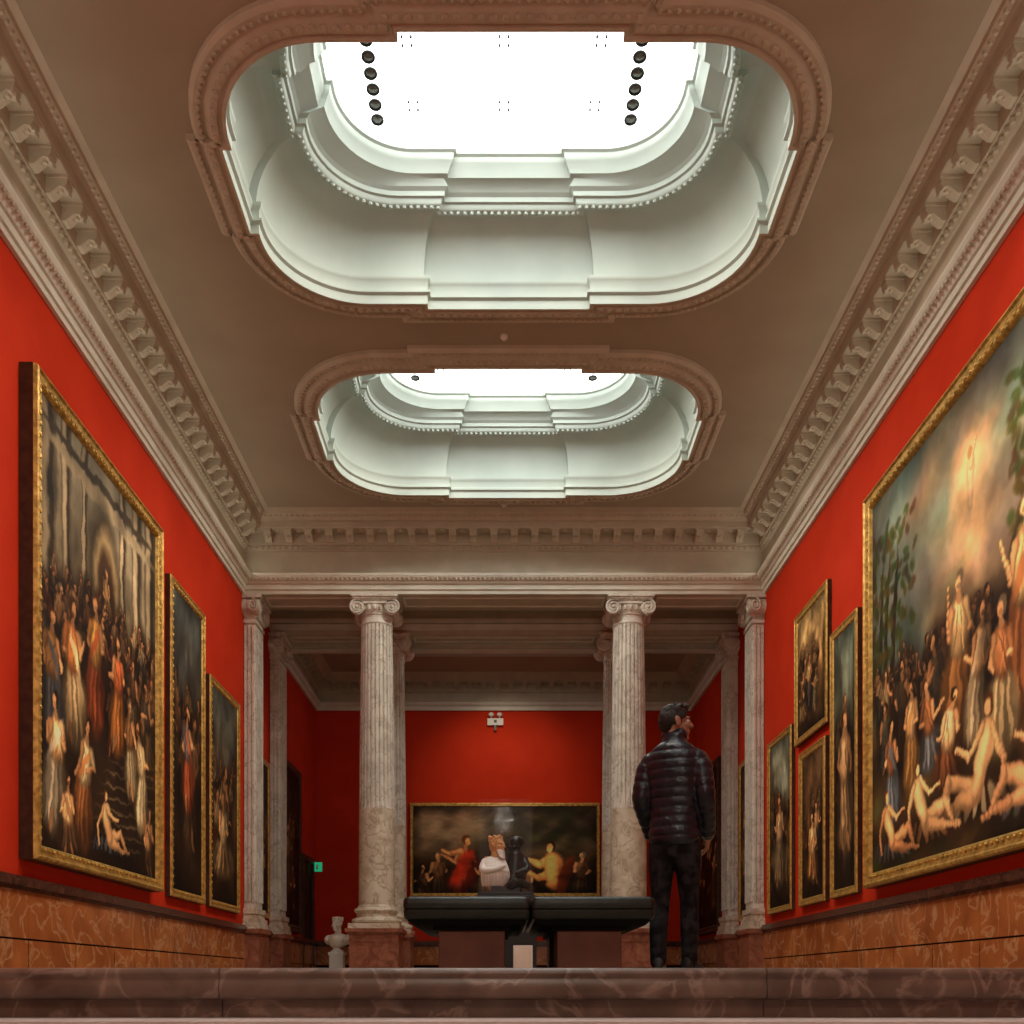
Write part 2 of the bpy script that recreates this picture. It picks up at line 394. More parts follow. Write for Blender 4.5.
for y in (19.5, 21.63):
    for s_ in (-1, 1):
        b = MB(); b.T = Matrix.Translation((s_*4.995, y, 0))
        def bx(d, hw, z0, z1):
            xs = sorted((0, -s_*d)); b.box(xs[0], xs[1], -hw, hw, z0, z1)
        b.m = 1; bx(.34, .42, 0, .14); bx(.31, .39, .14, .88); bx(.35, .43, .88, .97)
        b.m = 2; bx(.31, .40, .97, 1.07); bx(.29, .38, 1.07, 1.17); bx(.255, .34, 1.17, 1.26); bx(.27, .36, 1.26, 1.36)
        b.m = 0; bx(.21, .29, 1.36, 6.98)
        for j in range(6):
            yy = -.25+j*.1
            xs = sorted((-s_*.21, -s_*.235)); b.box(xs[0], xs[1], yy-.025, yy+.025, 1.5, 6.8)
        for j in range(3):
            xx = -s_*(.03+j*.075)
            b.box(xx-.018, xx+.018, -.315, -.29, 1.5, 6.8); b.box(xx-.018, xx+.018, .29, .315, 1.5, 6.8)
        bx(.25, .33, 6.84, 6.9)
        bx(.36, .44, ZL-.07, ZL); bx(.32, .36, ZL-.17, ZL-.07); bx(.27, .33, ZL-.40, ZL-.17)
        for sy in (-1, 1):
            yy = sy*.33; q = .145
            b.loft([[(xx, yy+q*math.cos(2*pi*j/20), ZL-.225+q*math.sin(2*pi*j/20)) for j in range(20)] for xx in (0, -s_*.30)], True, True)
            pts = []
            for i in range(31):
                a = 2*pi*2*i/30; rr = .14*(1-.8*i/30); pts.append((-s_*.31, yy+sy*rr*math.sin(a), ZL-.225+rr*math.cos(a)))
            b.chain(pts, [.016]*31, 6, 1, caps=False)
            pts = [(-s_*.20+.10*(1-.8*i/24)*math.sin(2*pi*1.8*i/24), sy*.475, ZL-.225+.13*(1-.8*i/24)*math.cos(2*pi*1.8*i/24)) for i in range(25)]
            b.chain(pts, [.016]*25, 6, 1, caps=False)
        b.obj('marble_pilaster' + ('.%03d' % k if k else ''), [m_marb, m_dado2, m_marb_lo], smooth=30); k += 1

# ------------------------------------------------------------------ paintings
def fbm(h, w, base=4, octv=5, seed=0, stretch=(1, 1)):
    r = np.random.default_rng(seed); out = np.zeros((h, w)); amp = 1; tot = 0
    for o in range(octv):
        gh = max(2, int(base*stretch[1]*2**o))+2; gw = max(2, int(base*stretch[0]*2**o))+2
        g = r.random((gh, gw)); ys = np.linspace(0, gh-1.001, h); xs = np.linspace(0, gw-1.001, w)
        yi = ys.astype(int); xi = xs.astype(int); fy = (ys-yi)[:, None]; fx = (xs-xi)[None, :]
        fy = fy*fy*(3-2*fy); fx = fx*fx*(3-2*fx)
        a = g[yi][:, xi]; b_ = g[yi][:, xi+1]; c = g[yi+1][:, xi]; d = g[yi+1][:, xi+1]
        out += amp*((a*(1-fx)+b_*fx)*(1-fy)+(c*(1-fx)+d*fx)*fy); tot += amp; amp *= .5
    return out/tot
def mut(c, k=.36):
    c = np.array(c, float); g = c.mean()
    return (c*(1-k)+np.array((g*1.12, g*.95, g*.72))*k)
class Pic:
    def __init__(s, w, h, asp):
        s.w, s.h, s.asp = w, h, asp
        s.A = np.zeros((h, w, 3)); s.V, s.U = np.mgrid[0:1:h*1j, 0:1:w*1j]
    def grad(s, stops):
        vs = [q[0] for q in stops]
        for c in range(3): s.A[..., c] = np.interp(s.V, vs, [q[1][c] for q in stops])
    def ell(s, x, y, rx, ry, col, ang=0, soft=.35, a=1.0):
        R = max(rx, ry)*(1+soft)
        i0 = max(0, int((y-R)*s.h)); i1 = min(s.h, int((y+R)*s.h)+2); j0 = max(0, int((x-R/s.asp)*s.w)); j1 = min(s.w, int((x+R/s.asp)*s.w)+2)
        if i0 >= i1 or j0 >= j1: return
        dx = (s.U[i0:i1, j0:j1]-x)*s.asp; dy = s.V[i0:i1, j0:j1]-y
        c, q = math.cos(ang), math.sin(ang)
        d = np.sqrt(((dx*c+dy*q)/rx)**2+((-dx*q+dy*c)/ry)**2)
        m = np.clip((1+soft/2-d)/soft, 0, 1)*a
        S = s.A[i0:i1, j0:j1]; S += (np.array(col)-S)*m[..., None]
    def line(s, x0, y0, x1, y1, r, col, a=1.0, soft=.4):
        dx = (x1-x0)*s.asp; dy = y1-y0; L = math.hypot(dx, dy)
        s.ell((x0+x1)/2, (y0+y1)/2, L/2+r*.6, r, col, math.atan2(dy, dx), soft, a)
    def limb(s, x0, y0, x1, y1, r0, r1, col):
        col = np.array(col)
        for k in range(7):
            t = k/6; s.ell(x0+(x1-x0)*t, y0+(y1-y0)*t, r0*(1-t)+r1*t, r0*(1-t)+r1*t, col*.7, 0, .5)
        for k in range(7):
            t = k/6; R = (r0*(1-t)+r1*t)*.62; s.ell(x0+(x1-x0)*t-R*.4/s.asp, y0+(y1-y0)*t+R*.3, R, R, col*1.05, 0, .9, .8)
    def nude(s, x, y, h, sd=1, skin=(.90, .68, .50), cloth=(.8, .72, .6)):
        """reclining figure with drapery"""
        u = sd/s.asp; sk = np.array(skin)
        s.ell(x, y+.1*h, .65*h, .24*h, (.10, .07, .05), soft=.9, a=.7)
        for k in range(8): s.line(x+(-.4+.1*k)*h*u, y+.14*h-.01*k*h, x+(-.5+.13*k)*h*u, y-.02*h, .035*h, mut(cloth)*(.6+.1*(k % 5)), .9)
        s.limb(x+.05*h*u, y+.14*h, x+.40*h*u, y+.24*h, .075*h, .055*h, sk*.95); s.limb(x+.40*h*u, y+.24*h, x+.58*h*u, y+.02*h, .05*h, .028*h, sk*.9)
        s.limb(x+.02*h*u, y+.10*h, x+.35*h*u, y+.06*h, .07*h, .05*h, sk); s.limb(x+.35*h*u, y+.06*h, x+.66*h*u, y+.02*h, .045*h, .026*h, sk*.95)
        s.limb(x, y+.13*h, x-.16*h*u, y+.44*h, .085*h, .10*h, sk); s.limb(x-.22*h*u, y+.48*h, x-.36*h*u, y+.26*h, .04*h, .03*h, sk*.9); s.limb(x-.36*h*u, y+.26*h, x-.30*h*u, y+.05*h, .03*h, .022*h, sk)
        s.limb(x-.08*h*u, y+.50*h, x+.10*h*u, y+.36*h, .038*h, .028*h, sk*.95); s.limb(x+.10*h*u, y+.36*h, x+.28*h*u, y+.42*h, .028*h, .02*h, sk)
        s.ell(x-.16*h*u, y+.62*h, .062*h, .075*h, (.30, .17, .09)); s.ell(x-.14*h*u, y+.605*h, .042*h, .056*h, sk)
    def fig(s, x, y, h, robe, top=None, skin=(.86, .62, .44), lean=0, arm=None, seed=0, bg=.65):
        r = random.Random(seed*31+7); robe = mut(robe); top = mut(top if top is not None else robe*.9); sk = np.array(skin)*(.85+.15*r.random()); u = 1/s.asp; sd = r.choice((-1, 1))
        low = .62 if seed % 5 == 2 else 1.0
        def Y(t): return y+h*(t*low if t < .5 else .5*low+(t-.5))
        s.ell(x+.06*h*u*sd, Y(.4), .26*h, .46*h*low, (.09, .06, .04), soft=1.2, a=bg)
        hx = x+lean*.05*h*u
        spread = (.13+.08*r.random())*(1.5 if low < 1 else 1)
        s.ell((hx+x)/2+sd*.02*h*u, Y(.25), spread*1.15*h, .28*h*low, robe*.5)
        for k in range(8):
            t = k/7-.5; f = (.45, .95, 1.15, .65, 1.0, .5, .75, .4)[k]*(.85+.3*r.random())
            xx = x+(t*spread*2+sd*.05*(1.6-low))*h*u
            s.line(hx+t*.18*h*u, Y(.5), xx, Y(.05+.05*r.random()), .024*h, np.clip(robe*f, 0, 1), .8)
        for q in (-1, 1):
            if r.random() < .5: s.line(x+q*.05*h*u, Y(.15), x+(q*.07+.04*sd)*h*u, Y(0), .024*h, sk*.75)
        tx = x+lean*.12*h*u
        s.ell((hx+tx)/2, Y(.62), .125*h, .17*h, top*.5, -lean*.3)
        s.ell((hx+tx)/2-.02*h*u, Y(.64), .092*h, .14*h, np.clip(top*.95, 0, 1), -lean*.3, .6)
        s.ell(tx-.035*h*u, Y(.70), .048*h, .06*h, np.clip(top*1.2, 0, 1), 0, .9, .8)
        for k in range(4): s.line(tx+(r.random()-.5)*.16*h*u, Y(.74), hx+(r.random()-.5)*.18*h*u, Y(.5), .010*h, np.clip(top*(.5 if k % 2 else 1.2), 0, 1), .6)
        if r.random() < .7:
            s.line(tx-sd*.09*h*u, Y(.75), hx+sd*.11*h*u, Y(.50), .034*h, np.clip(robe*1.05, 0, 1), .9)
            s.line(hx+sd*.11*h*u, Y(.52), hx+sd*.14*h*u, Y(.20), .038*h, np.clip(robe*.7, 0, 1), .8)
        if arm is None: arm = (sd*(.08+.10*r.random()), .50+.22*r.random())
        for (ax, ay), full in ((arm, 1), ((-arm[0]*.7, .52+.12*r.random()), 0)):
            sx = tx+math.copysign(.09, ax)*h*u; ex = sx+math.copysign(.045, ax)*h*u; ey = Y(min(.60, (.72+ay)/2))
            s.limb(sx, Y(.73), ex, ey, .038*h, .028*h, (top if not full else sk)*.85); s.limb(ex, ey, x+ax*1.2*h*u, Y(ay), .026*h, .018*h, sk)
        s.line(tx, Y(.77), tx+lean*.03*h*u, Y(.83), .03*h, sk*.7)
        qx = tx+lean*.05*h*u
        hc = np.array(r.choice([(.13, .09, .06), (.22, .14, .08), (.36, .30, .25), (.28, .16, .09)]))
        s.ell(qx-sd*.008*h*u, Y(.90), .054*h, .060*h, hc); s.ell(qx+sd*.016*h*u, Y(.88), .034*h, .046*h, sk)
        s.ell(qx+sd*.006*h*u, Y(.862), .028*h, .020*h, sk*.7 if r.random() < .5 else hc, a=.7)
    def out(s, gain=1.0, seed=1, warp=.010):
        n = fbm(s.h, s.w, 10, 4, seed); n2 = fbm(s.h, s.w, 3, 3, seed+5)
        s.A *= (.60+.80*n)[..., None]*(.65+.7*n2)[..., None]
        edge = np.minimum(np.minimum(s.U, 1-s.U)*s.asp, np.minimum(s.V, 1-s.V))
        s.A *= np.clip(.6+edge*3.5, 0, 1)[..., None]
        wx = (fbm(s.h, s.w, 22, 3, seed+50)-.5)*2*warp*2.4; wy = (fbm(s.h, s.w, 22, 3, seed+60)-.5)*2*warp*2.4
        ii = np.clip((s.V+wy)*(s.h-1), 0, s.h-1).round().astype(int); jj = np.clip((s.U+wx/s.asp)*(s.w-1), 0, s.w-1).round().astype(int)
        A = s.A[ii, jj]*np.array((1.0, .95, .84))
        return np.clip(A*gain, 0, 1)**2.2
PAL = [(.72, .36, .18), (.72, .48, .26), (.52, .22, .13), (.32, .36, .43), (.72, .64, .52), (.54, .40, .27), (.38, .38, .32), (.74, .56, .36), (.40, .26, .18), (.46, .36, .27), (.34, .28, .24), (.60, .48, .36)]
def crowd(p, n, x0, x1, ylo, yhi, h0, h1, seed, pal=PAL, dim=1.0, bg=.65):
    r = random.Random(seed); L = sorted([(ylo+(yhi-ylo)*r.random()) for _ in range(n)], reverse=True)
    for i, y in enumerate(L):
        t = (y-ylo)/(yhi-ylo+1e-6); c = np.array(r.choice(pal))*(.45+.5*r.random())*dim; k = (.8+.4*r.random())
        tp = np.array((.78, .56, .40))*dim if r.random() < .22 else np.array(r.choice(pal))*.85*dim
        p.fig(x0+(x1-x0)*r.random(), y, (h1*t+h0*(1-t))*k, c, tp, np.array((.82, .58, .41))*dim, (r.random()-.5)*1.8, seed=seed*50+i, bg=bg)
def pic_temple():
    p = Pic(260, 330, .80); p.grad([(0, (.17, .12, .09)), (.3, (.26, .19, .14)), (.6, (.38, .33, .27)), (1, (.48, .46, .42))])
    n = fbm(p.h, p.w, 3, 5, 3); p.A *= (.7+.6*n)[..., None]
    for x, w in ((.06, .05), (.19, .032), (.33, .022), (.66, .026), (.80, .045), (.94, .05)):
        p.ell(x, .88, w, .42, (.34, .30, .25), soft=.15); p.ell(x-w*.4, .88, w*.35, .40, (.60, .54, .46), soft=.6); p.ell(x+w*.5, .88, w*.25, .40, (.20, .17, .14), soft=.5)
        p.line(x-w*1.5, .52, x+w*1.5, .52, .012, (.5, .45, .38))
    p.line(0, .93, 1, .90, .02, (.54, .49, .42)); p.line(0, .96, 1, .94, .012, (.24, .21, .18))
    p.ell(.49, .70, .11, .20, (.22, .19, .15)); p.ell(.51, .70, .085, .15, (.62, .54, .42)); p.ell(.51, .68, .065, .13, (.28, .20, .14)); p.fig(.51, .60, .16, (.7, .5, .3), seed=81)
    crowd(p, 56, .0, 1.0, .46, .58, .17, .12, 5, dim=.85)
    crowd(p, 24, .0, .62, .28, .46, .27, .19, 6, [(.84, .44, .20), (.74, .32, .16), (.84, .56, .28), (.62, .24, .13), (.80, .70, .56), (.4, .38, .38)])
    crowd(p, 10, .62, 1.0, .26, .44, .26, .19, 16, dim=.85)
    for k in range(9):
        y = .03+k*.032; x0 = .34+k*.03
        p.line(x0, y, .98, y+.02, .015, (.17, .13, .10)); p.line(x0, y+.016, .98, y+.034, .004, (.42, .36, .29), .8)
    p.fig(.62, .30, .33, (.92, .50, .20), (.80, .34, .17), seed=91); p.fig(.42, .32, .36, (.80, .30, .15), (.90, .6, .28), arm=(.14, .95), seed=90)
    p.fig(.24, .26, .36, (.82, .70, .54), (.80, .42, .20), seed=96); p.fig(.09, .24, .32, (.30, .34, .44), (.78, .5, .28), seed=99)
    p.fig(.86, .12, .32, (.84, .76, .64), (.82, .70, .56), lean=-.6, seed=93); p.fig(.73, .20, .28, (.66, .60, .5), (.56, .36, .22), seed=100)
    p.fig(.12, .04, .34, (.70, .66, .62), (.84, .62, .45), seed=94); p.fig(.31, .02, .34, (.76, .42, .22), (.80, .70, .56), lean=.8, seed=95)
    p.nude(.54, .04, .22, 1, cloth=(.28, .36, .50)); p.fig(.93, .0, .26, (.4, .26, .18), (.8, .56, .4), seed=102)
    p.fig(.20, .0, .24, (.5, .34, .24), (.8, .56, .4), seed=107)
    return p.out(1.35, 8, .005)
def pic_sermon():
    p = Pic(380, 350, 1.02); p.grad([(0, (.19, .14, .085)), (.25, (.36, .27, .17)), (.42, (.42, .36, .27)), (.6, (.42, .42, .37)), (1, (.27, .33, .34))])
    n = fbm(p.h, p.w, 3, 6, 21); p.A *= (.5+1.0*n)[..., None]
    rr = random.Random(14)
    for k in range(90):
        a = rr.random()*6.28; R = rr.random()**.7
        c = np.array((.80, .62, .48))*(1-.45*R)*(.75+.35*rr.random())
        p.ell(.56+.28*R*math.cos(a), .74+.27*R*math.sin(a), .04+.07*rr.random(), .03+.05*rr.random(), c, rr.random()*3, 1.4, .32)
    for k in range(80):
        p.ell(rr.random(), .60+.40*rr.random(), .05+.08*rr.random(), .02+.04*rr.random(), (.30+.22*rr.random(), .35+.16*rr.random(), .36+.12*rr.random()), rr.random()*.6, 1.3, .30)
    for k in range(10): p.ell(.56+.05*(rr.random()-.5), .64+.025*k, .06+.03*rr.random(), .05, (.88, .68+.06*rr.random(), .52), rr.random()*3, 1.7, .28)
    p.ell(.08, .52, .24, .12, (.20, .25, .25), .3, .6, .8); p.ell(.30, .47, .20, .07, (.28, .32, .32), -.2, .6, .7)
    for x in (.03, .07, .12): p.line(x, .35, x+.05, .80, .012, (.13, .10, .07))
    for k in range(220): p.ell(-.02+.30*rr.random()**1.6, .44+.46*rr.random(), .018, .011, (.12+.16*rr.random(), .15+.11*rr.random(), .08), rr.random()*3, .7, .7)
    for k in range(200): p.ell(.98-.24*rr.random()**1.6, .46+.48*rr.random(), .020, .012, (.12+.16*rr.random(), .15+.11*rr.random(), .08), rr.random()*3, .7, .7)
    p.limb(.57, .74, .575, .82, .014, .018, (.84, .66, .50)); p.limb(.575, .82, .60, .87, .009, .006, (.84, .64, .48)); p.ell(.573, .85, .011, .014, (.6, .42, .3)); p.line(.56, .70, .58, .80, .02, (.72, .60, .50), .6, .8)
    p.ell(.12, .22, .26, .16, (.28, .21, .14), .4, .8, .8); p.ell(.40, .08, .40, .10, (.40, .30, .19), .15, .8, .8)
    crowd(p, 60, .0, 1.0, .36, .44, .15, .11, 12, [(.42, .34, .24), (.56, .36, .22), (.34, .36, .38), (.60, .46, .32), (.42, .27, .18)], .75, .4)
    crowd(p, 26, .06, 1.0, .22, .36, .27, .19, 13, dim=.88)
    for k in range(70): p.ell(.0+1.0*rr.random(), .0+.18*rr.random(), .05, .022, (.24+.25*rr.random(), .18+.18*rr.random(), .11+.1*rr.random()), rr.random(), .6, .7)
    p.fig(.52, .24, .40, (.80, .48, .24), (.84, .66, .47), arm=(-.12, .88), seed=40)
    p.fig(.60, .20, .33, (.78, .70, .60), (.90, .68, .52), lean=.6, seed=41)
    p.fig(.38, .20, .30, (.36, .42, .54), (.60, .34, .20), lean=-.7, seed=42); p.fig(.26, .18, .28, (.74, .50, .26), (.80, .58, .42), seed=43)
    p.fig(.45, .14, .30, (.58, .30, .18), (.86, .63, .47), lean=.8, seed=52); p.fig(.13, .10, .30, (.28, .35, .46), (.52, .3, .2), seed=44)
    p.fig(.80, .24, .44, (.72, .38, .21), (.8, .62, .4), arm=(-.18, .8), seed=46); p.fig(.71, .16, .34, (.72, .62, .48), (.70, .4, .24), seed=51)
    p.nude(.60, .07, .34, -1, cloth=(.86, .80, .70)); p.nude(.34, .05, .28, 1, cloth=(.62, .40, .24)); p.nude(.14, .03, .26, 1, (.78, .54, .38), (.34, .38, .48)); p.nude(.86, .04, .36, -1, (.84, .60, .44), (.40, .42, .50))
    return p.out(1.40, 9, .005)
def pic_fig(seed, asp, sky, mid, n, pal, big=None, gain=1.2):
    p = Pic(110, 210, asp); p.grad([(0, (.14, .10, .07)), (.4, mid), (1, sky)])
    nn = fbm(p.h, p.w, 3, 5, seed); p.A *= (.45+1.1*nn)[..., None]
    rr = random.Random(seed)
    for k in range(14): p.ell(rr.random(), .6+.4*rr.random(), .10, .04, np.array(sky)*(.7+.8*rr.random()), rr.random()*3, 1.2, .5)
    crowd(p, n, .05, .95, .34, .54, .30, .22, seed, pal, .8)
    crowd(p, max(3, n//2), .1, .9, .08, .28, .48, .38, seed+3, pal, .9)
    if big: p.fig(*big, seed=seed)
    return p.out(gain, seed, .007)
def pic_battle():
    p = Pic(380, 190, 2.05); p.grad([(0, (.10, .07, .05)), (.35, (.24, .18, .13)), (.6, (.32, .28, .23)), (1, (.26, .21, .18))])
    n = fbm(p.h, p.w, 3, 6, 77); p.A *= (.4+1.1*n)[..., None]
    rr = random.Random(5)
    for k in range(34): p.ell(.36*rr.random(), .5+.5*rr.random(), .16*rr.random()+.05, .05, (.50+.1*rr.random(), .45, .38), rr.random(), 1.2, .35)
    for k in range(34): p.ell(.40+.60*rr.random(), .5+.5*rr.random(), .16*rr.random()+.05, .06, (.16, .13+.07*rr.random(), .10), rr.random(), 1.2, .45)
    p.fig(.14, -.12, .62, (.36, .25, .18), (.50, .32, .22), seed=4); p.fig(.05, -.2, .56, (.3, .2, .15), seed=14)
    p.fig(.27, -.16, .86, (.72, .20, .11), (.68, .18, .10), (.86, .56, .38), .3, (-.22, .70), 3)
    p.limb(.26, .48, .20, .45, .035, .026, (.80, .52, .35)); p.limb(.20, .45, .16, .50, .026, .018, (.84, .56, .38)); p.line(.22, .10, .31, .45, .07, (.60, .16, .09), .9); p.line(.27, .0, .35, .35, .05, (.40, .10, .06), .9)
    p.fig(.40, -.15, .62, (.46, .34, .25), (.58, .42, .3), seed=8); p.fig(.61, -.2, .60, (.50, .30, .18), (.62, .42, .28), seed=18)
    p.ell(.775, .25, .10, .20, (.62, .34, .18), .5, .5); p.limb(.76, .40, .69, .33, .055, .042, (.86, .56, .34)); p.limb(.69, .33, .63, .38, .042, .026, (.90, .60, .36)); p.limb(.74, .22, .68, .18, .05, .035, (.80, .50, .30)); p.limb(.68, .18, .63, .24, .032, .022, (.84, .54, .32))
    p.limb(.77, .12, .765, .38, .09, .095, (.84, .54, .32)); p.ell(.755, .54, .05, .06, (.16, .10, .07)); p.ell(.745, .52, .036, .05, (.84, .56, .36)); p.line(.80, .0, .86, .38, .07, (.42, .18, .10))
    p.fig(.92, -.15, .66, (.26, .18, .13), (.42, .26, .17), seed=6)
    return p.out(1.4, 12, .006)

def painting(idx, wall, a0, a1, z0, z1, fw, prot, pic, frame, side, name='oil_painting'):
    def P(u, v, d):
        if wall == -1: return (-W+d, u, v)
        if wall == 1: return (W-d, a0+a1-u, v)
        return (u, YE-d, v)
    nm = name + ('.%03d' % idx if idx else '')
    root = empty(nm)
    b = MB()
    def rc(i, d): return [P(a0+i, z0+i, d), P(a1-i, z0+i, d), P(a1-i, z1-i, d), P(a0+i, z1-i, d)]
    prof = [(0, .004), (0, prot*.75), (fw*.08, prot*.95), (fw*.22, prot), (fw*.34, prot*.88), (fw*.62, prot*.80), (fw*.82, prot*.86), (fw*.90, prot*.80), (fw, prot*.62)]
    b.m = 1; b.loft([rc(*prof[0]), rc(*prof[1])]); b.m = 0
    for q in range(1, len(prof)-1): b.loft([rc(*prof[q]), rc(*prof[q+1])])
    if fw > .12:
        per = int((a1-a0)/.12)
        for i in range(per):
            u = a0+fw+(i+.5)*(a1-a0-2*fw)/per
            for v in (z0+fw*.7, z1-fw*.7): b.ell(P(u, v, prot*.84), (.022, .03, .022), 6, 4)
        per = int((z1-z0)/.12)
        for i in range(per):
            v = z0+fw+(i+.5)*(z1-z0-2*fw)/per
            for u in (a0+fw*.7, a1-fw*.7): b.ell(P(u, v, prot*.84), (.022, .022, .03), 6, 4)
    b.obj('frame', [frame, side], root, smooth=30, recalc=False)
    h, w, _ = pic.shape
    us = np.linspace(a0+fw, a1-fw, w); vs = np.linspace(z0+fw, z1-fw, h); d = prot*.62
    UU, VV = np.meshgrid(us, vs)
    if wall == -1: co = np.stack([np.full_like(UU, -W+d), UU, VV], -1)
    elif wall == 1: co = np.stack([np.full_like(UU, W-d), a0+a1-UU, VV], -1)
    else: co = np.stack([UU, np.full_like(UU, YE-d), VV], -1)
    idxs = np.arange(h*w).reshape(h, w)
    q = np.stack([idxs[:-1, :-1], idxs[:-1, 1:], idxs[1:, 1:], idxs[1:, :-1]], -1).reshape(-1, 4)
    me = bpy.data.meshes.new('canvas'); me.vertices.add(h*w); me.vertices.foreach_set('co', co.ravel())
    me.loops.add(q.size); me.loops.foreach_set('vertex_index', q.ravel().astype(np.int32))
    me.polygons.add(len(q)); me.polygons.foreach_set('loop_start', np.arange(0, q.size, 4, dtype=np.int32))
    me.update(calc_edges=True)
    ca = me.color_attributes.new('Col', 'FLOAT_COLOR', 'POINT')
    col = np.ones((h*w, 4)); col[:, :3] = pic.reshape(-1, 3); ca.data.foreach_set('color', col.ravel())
    me.materials.append(m_canvas)
    o = bpy.data.objects.new('canvas', me); sc.collection.objects.link(o); o.parent = root
WARM = [(.80, .62, .44), (.62, .30, .18), (.38, .40, .46), (.70, .50, .31), (.76, .68, .55), (.46, .34, .24)]
DARK = [(.48, .32, .22), (.36, .18, .12), (.62, .46, .32)]
i = 0
def nx():
    global i; i += 1; return i-1
painting(nx(), -1, 10.30, 14.15, 1.22, 6.34, .17, .20, pic_temple(), m_gold, m_dkwood)
painting(nx(), -1, 14.75, 16.45, 1.22, 5.98, .13, .10, pic_fig(31, .36, (.28, .30, .32), (.36, .27, .20), 12, WARM, (.5, .28, .38, (.72, .28, .16), (.4, .38, .46))), m_gold, m_dkwood)
painting(nx(), -1, 16.75, 18.65, 1.22, 5.12, .13, .09, pic_fig(32, .48, (.34, .36, .36), (.34, .27, .20), 9, WARM, (.45, .12, .55, (.72, .57, .42), (.78, .66, .52))), m_gold, m_dkwood)
painting(nx(), -1, 19.95, 21.1, 1.28, 4.55, .11, .07, pic_fig(33, .36, (.16, .14, .12), (.18, .12, .09), 4, DARK), m_gold, m_dkwood)
painting(nx(), -1, 22.1, 24.3, 1.12, 5.02, .17, .09, pic_fig(34, .55, (.12, .10, .09), (.16, .10, .08), 6, DARK), m_dkwood, m_dkwood)
painting(nx(), 1, 8.2, 13.42, 1.20, 6.40, .19, .20, pic_sermon(), m_gold, m_dkwood)
painting(nx(), 1, 13.95, 15.10, 1.20, 5.18, .12, .09, pic_fig(35, .27, (.38, .42, .40), (.38, .31, .23), 4, WARM, (.5, .14, .58, (.70, .54, .40), (.84, .62, .46))), m_gold, m_dkwood)
painting(nx(), 1, 15.25, 16.95, 3.92, 6.10, .12, .09, pic_fig(36, .74, (.60, .50, .36), (.54, .40, .26), 9, WARM), m_gold, m_dkwood)
painting(nx(), 1, 15.35, 16.70, 1.20, 3.74, .12, .09, pic_fig(37, .5, (.34, .26, .19), (.40, .27, .17), 6, WARM, (.5, .12, .62, (.66, .42, .24), (.8, .62, .46))), m_gold, m_dkwood)
painting(nx(), 1, 17.15, 18.70, 1.20, 4.38, .11, .09, pic_fig(38, .46, (.42, .45, .43), (.38, .31, .23), 6, WARM, (.5, .12, .58, (.60, .52, .44), (.84, .66, .52))), m_gold, m_dkwood)
painting(nx(), 1, 20.1, 21.05, 1.22, 4.52, .11, .07, pic_fig(39, .3, (.24, .20, .16), (.34, .22, .14), 4, WARM), m_gold, m_dkwood)
painting(nx(), 1, 23.0, 25.5, 1.12, 5.15, .17, .09, pic_fig(40, .6, (.12, .10, .09), (.16, .10, .08), 6, DARK), m_dkwood, m_dkwood)
painting(nx(), 0, -2.50, 2.55, 2.22, 4.70, .09, .10, pic_battle(), m_gold, m_dkwood)

# ------------------------------------------------------------------ doorway, signs
b = MB(); b.m = 0; b.box(-W+.002, -W+.02, 24.75, 25.9, 0.0, 3.0); b.m = 1
b.box(-W+.002, -W+.07, 24.63, 24.75, 0, 3.12); b.box(-W+.002, -W+.07, 25.9, 26.02, 0, 3.12); b.box(-W+.002, -W+.07, 24.75, 25.9, 3.0, 3.12)
b.box(-W+.02, -W+.04, 25.31, 25.33, 0, 3.0); b.ell((-W+.05, 25.25, 1.05), (.03, .03, .03), 8, 6)
b.obj('door_1', [m_door, m_dkwood])
b = MB(); b.m = 1; b.box(-W+.002, -W+.06, 26.16, 26.20, 3.04, 3.10); b.m = 0; b.box(-W+.01, -W+.24, 26.15, 26.18, 2.84, 3.08)
b.m = 1; b.box(-W+.09, -W+.14, 26.14, 26.15, 2.90, 3.02)
b.obj('exit_sign', [m_exit, m_white])
b = MB(); b.box(-.44, -.02, YE-.10, YE, 6.76, 6.94)
for x in (-.34, -.12):
    b.lathe([(.02, 6.94), (.02, 7.0)], x, YE-.08, 8); b.ell((x, YE-.12, 7.03), (.075, .06, .06), 12, 8)
b.m = 1; b.box(-.27, -.19, YE-.105, YE-.099, 6.82, 6.90); b.box(-.26, -.20, YE-.11, YE-.05, 6.62, 6.76)
b.obj('emergency_light', [m_white, m_black])

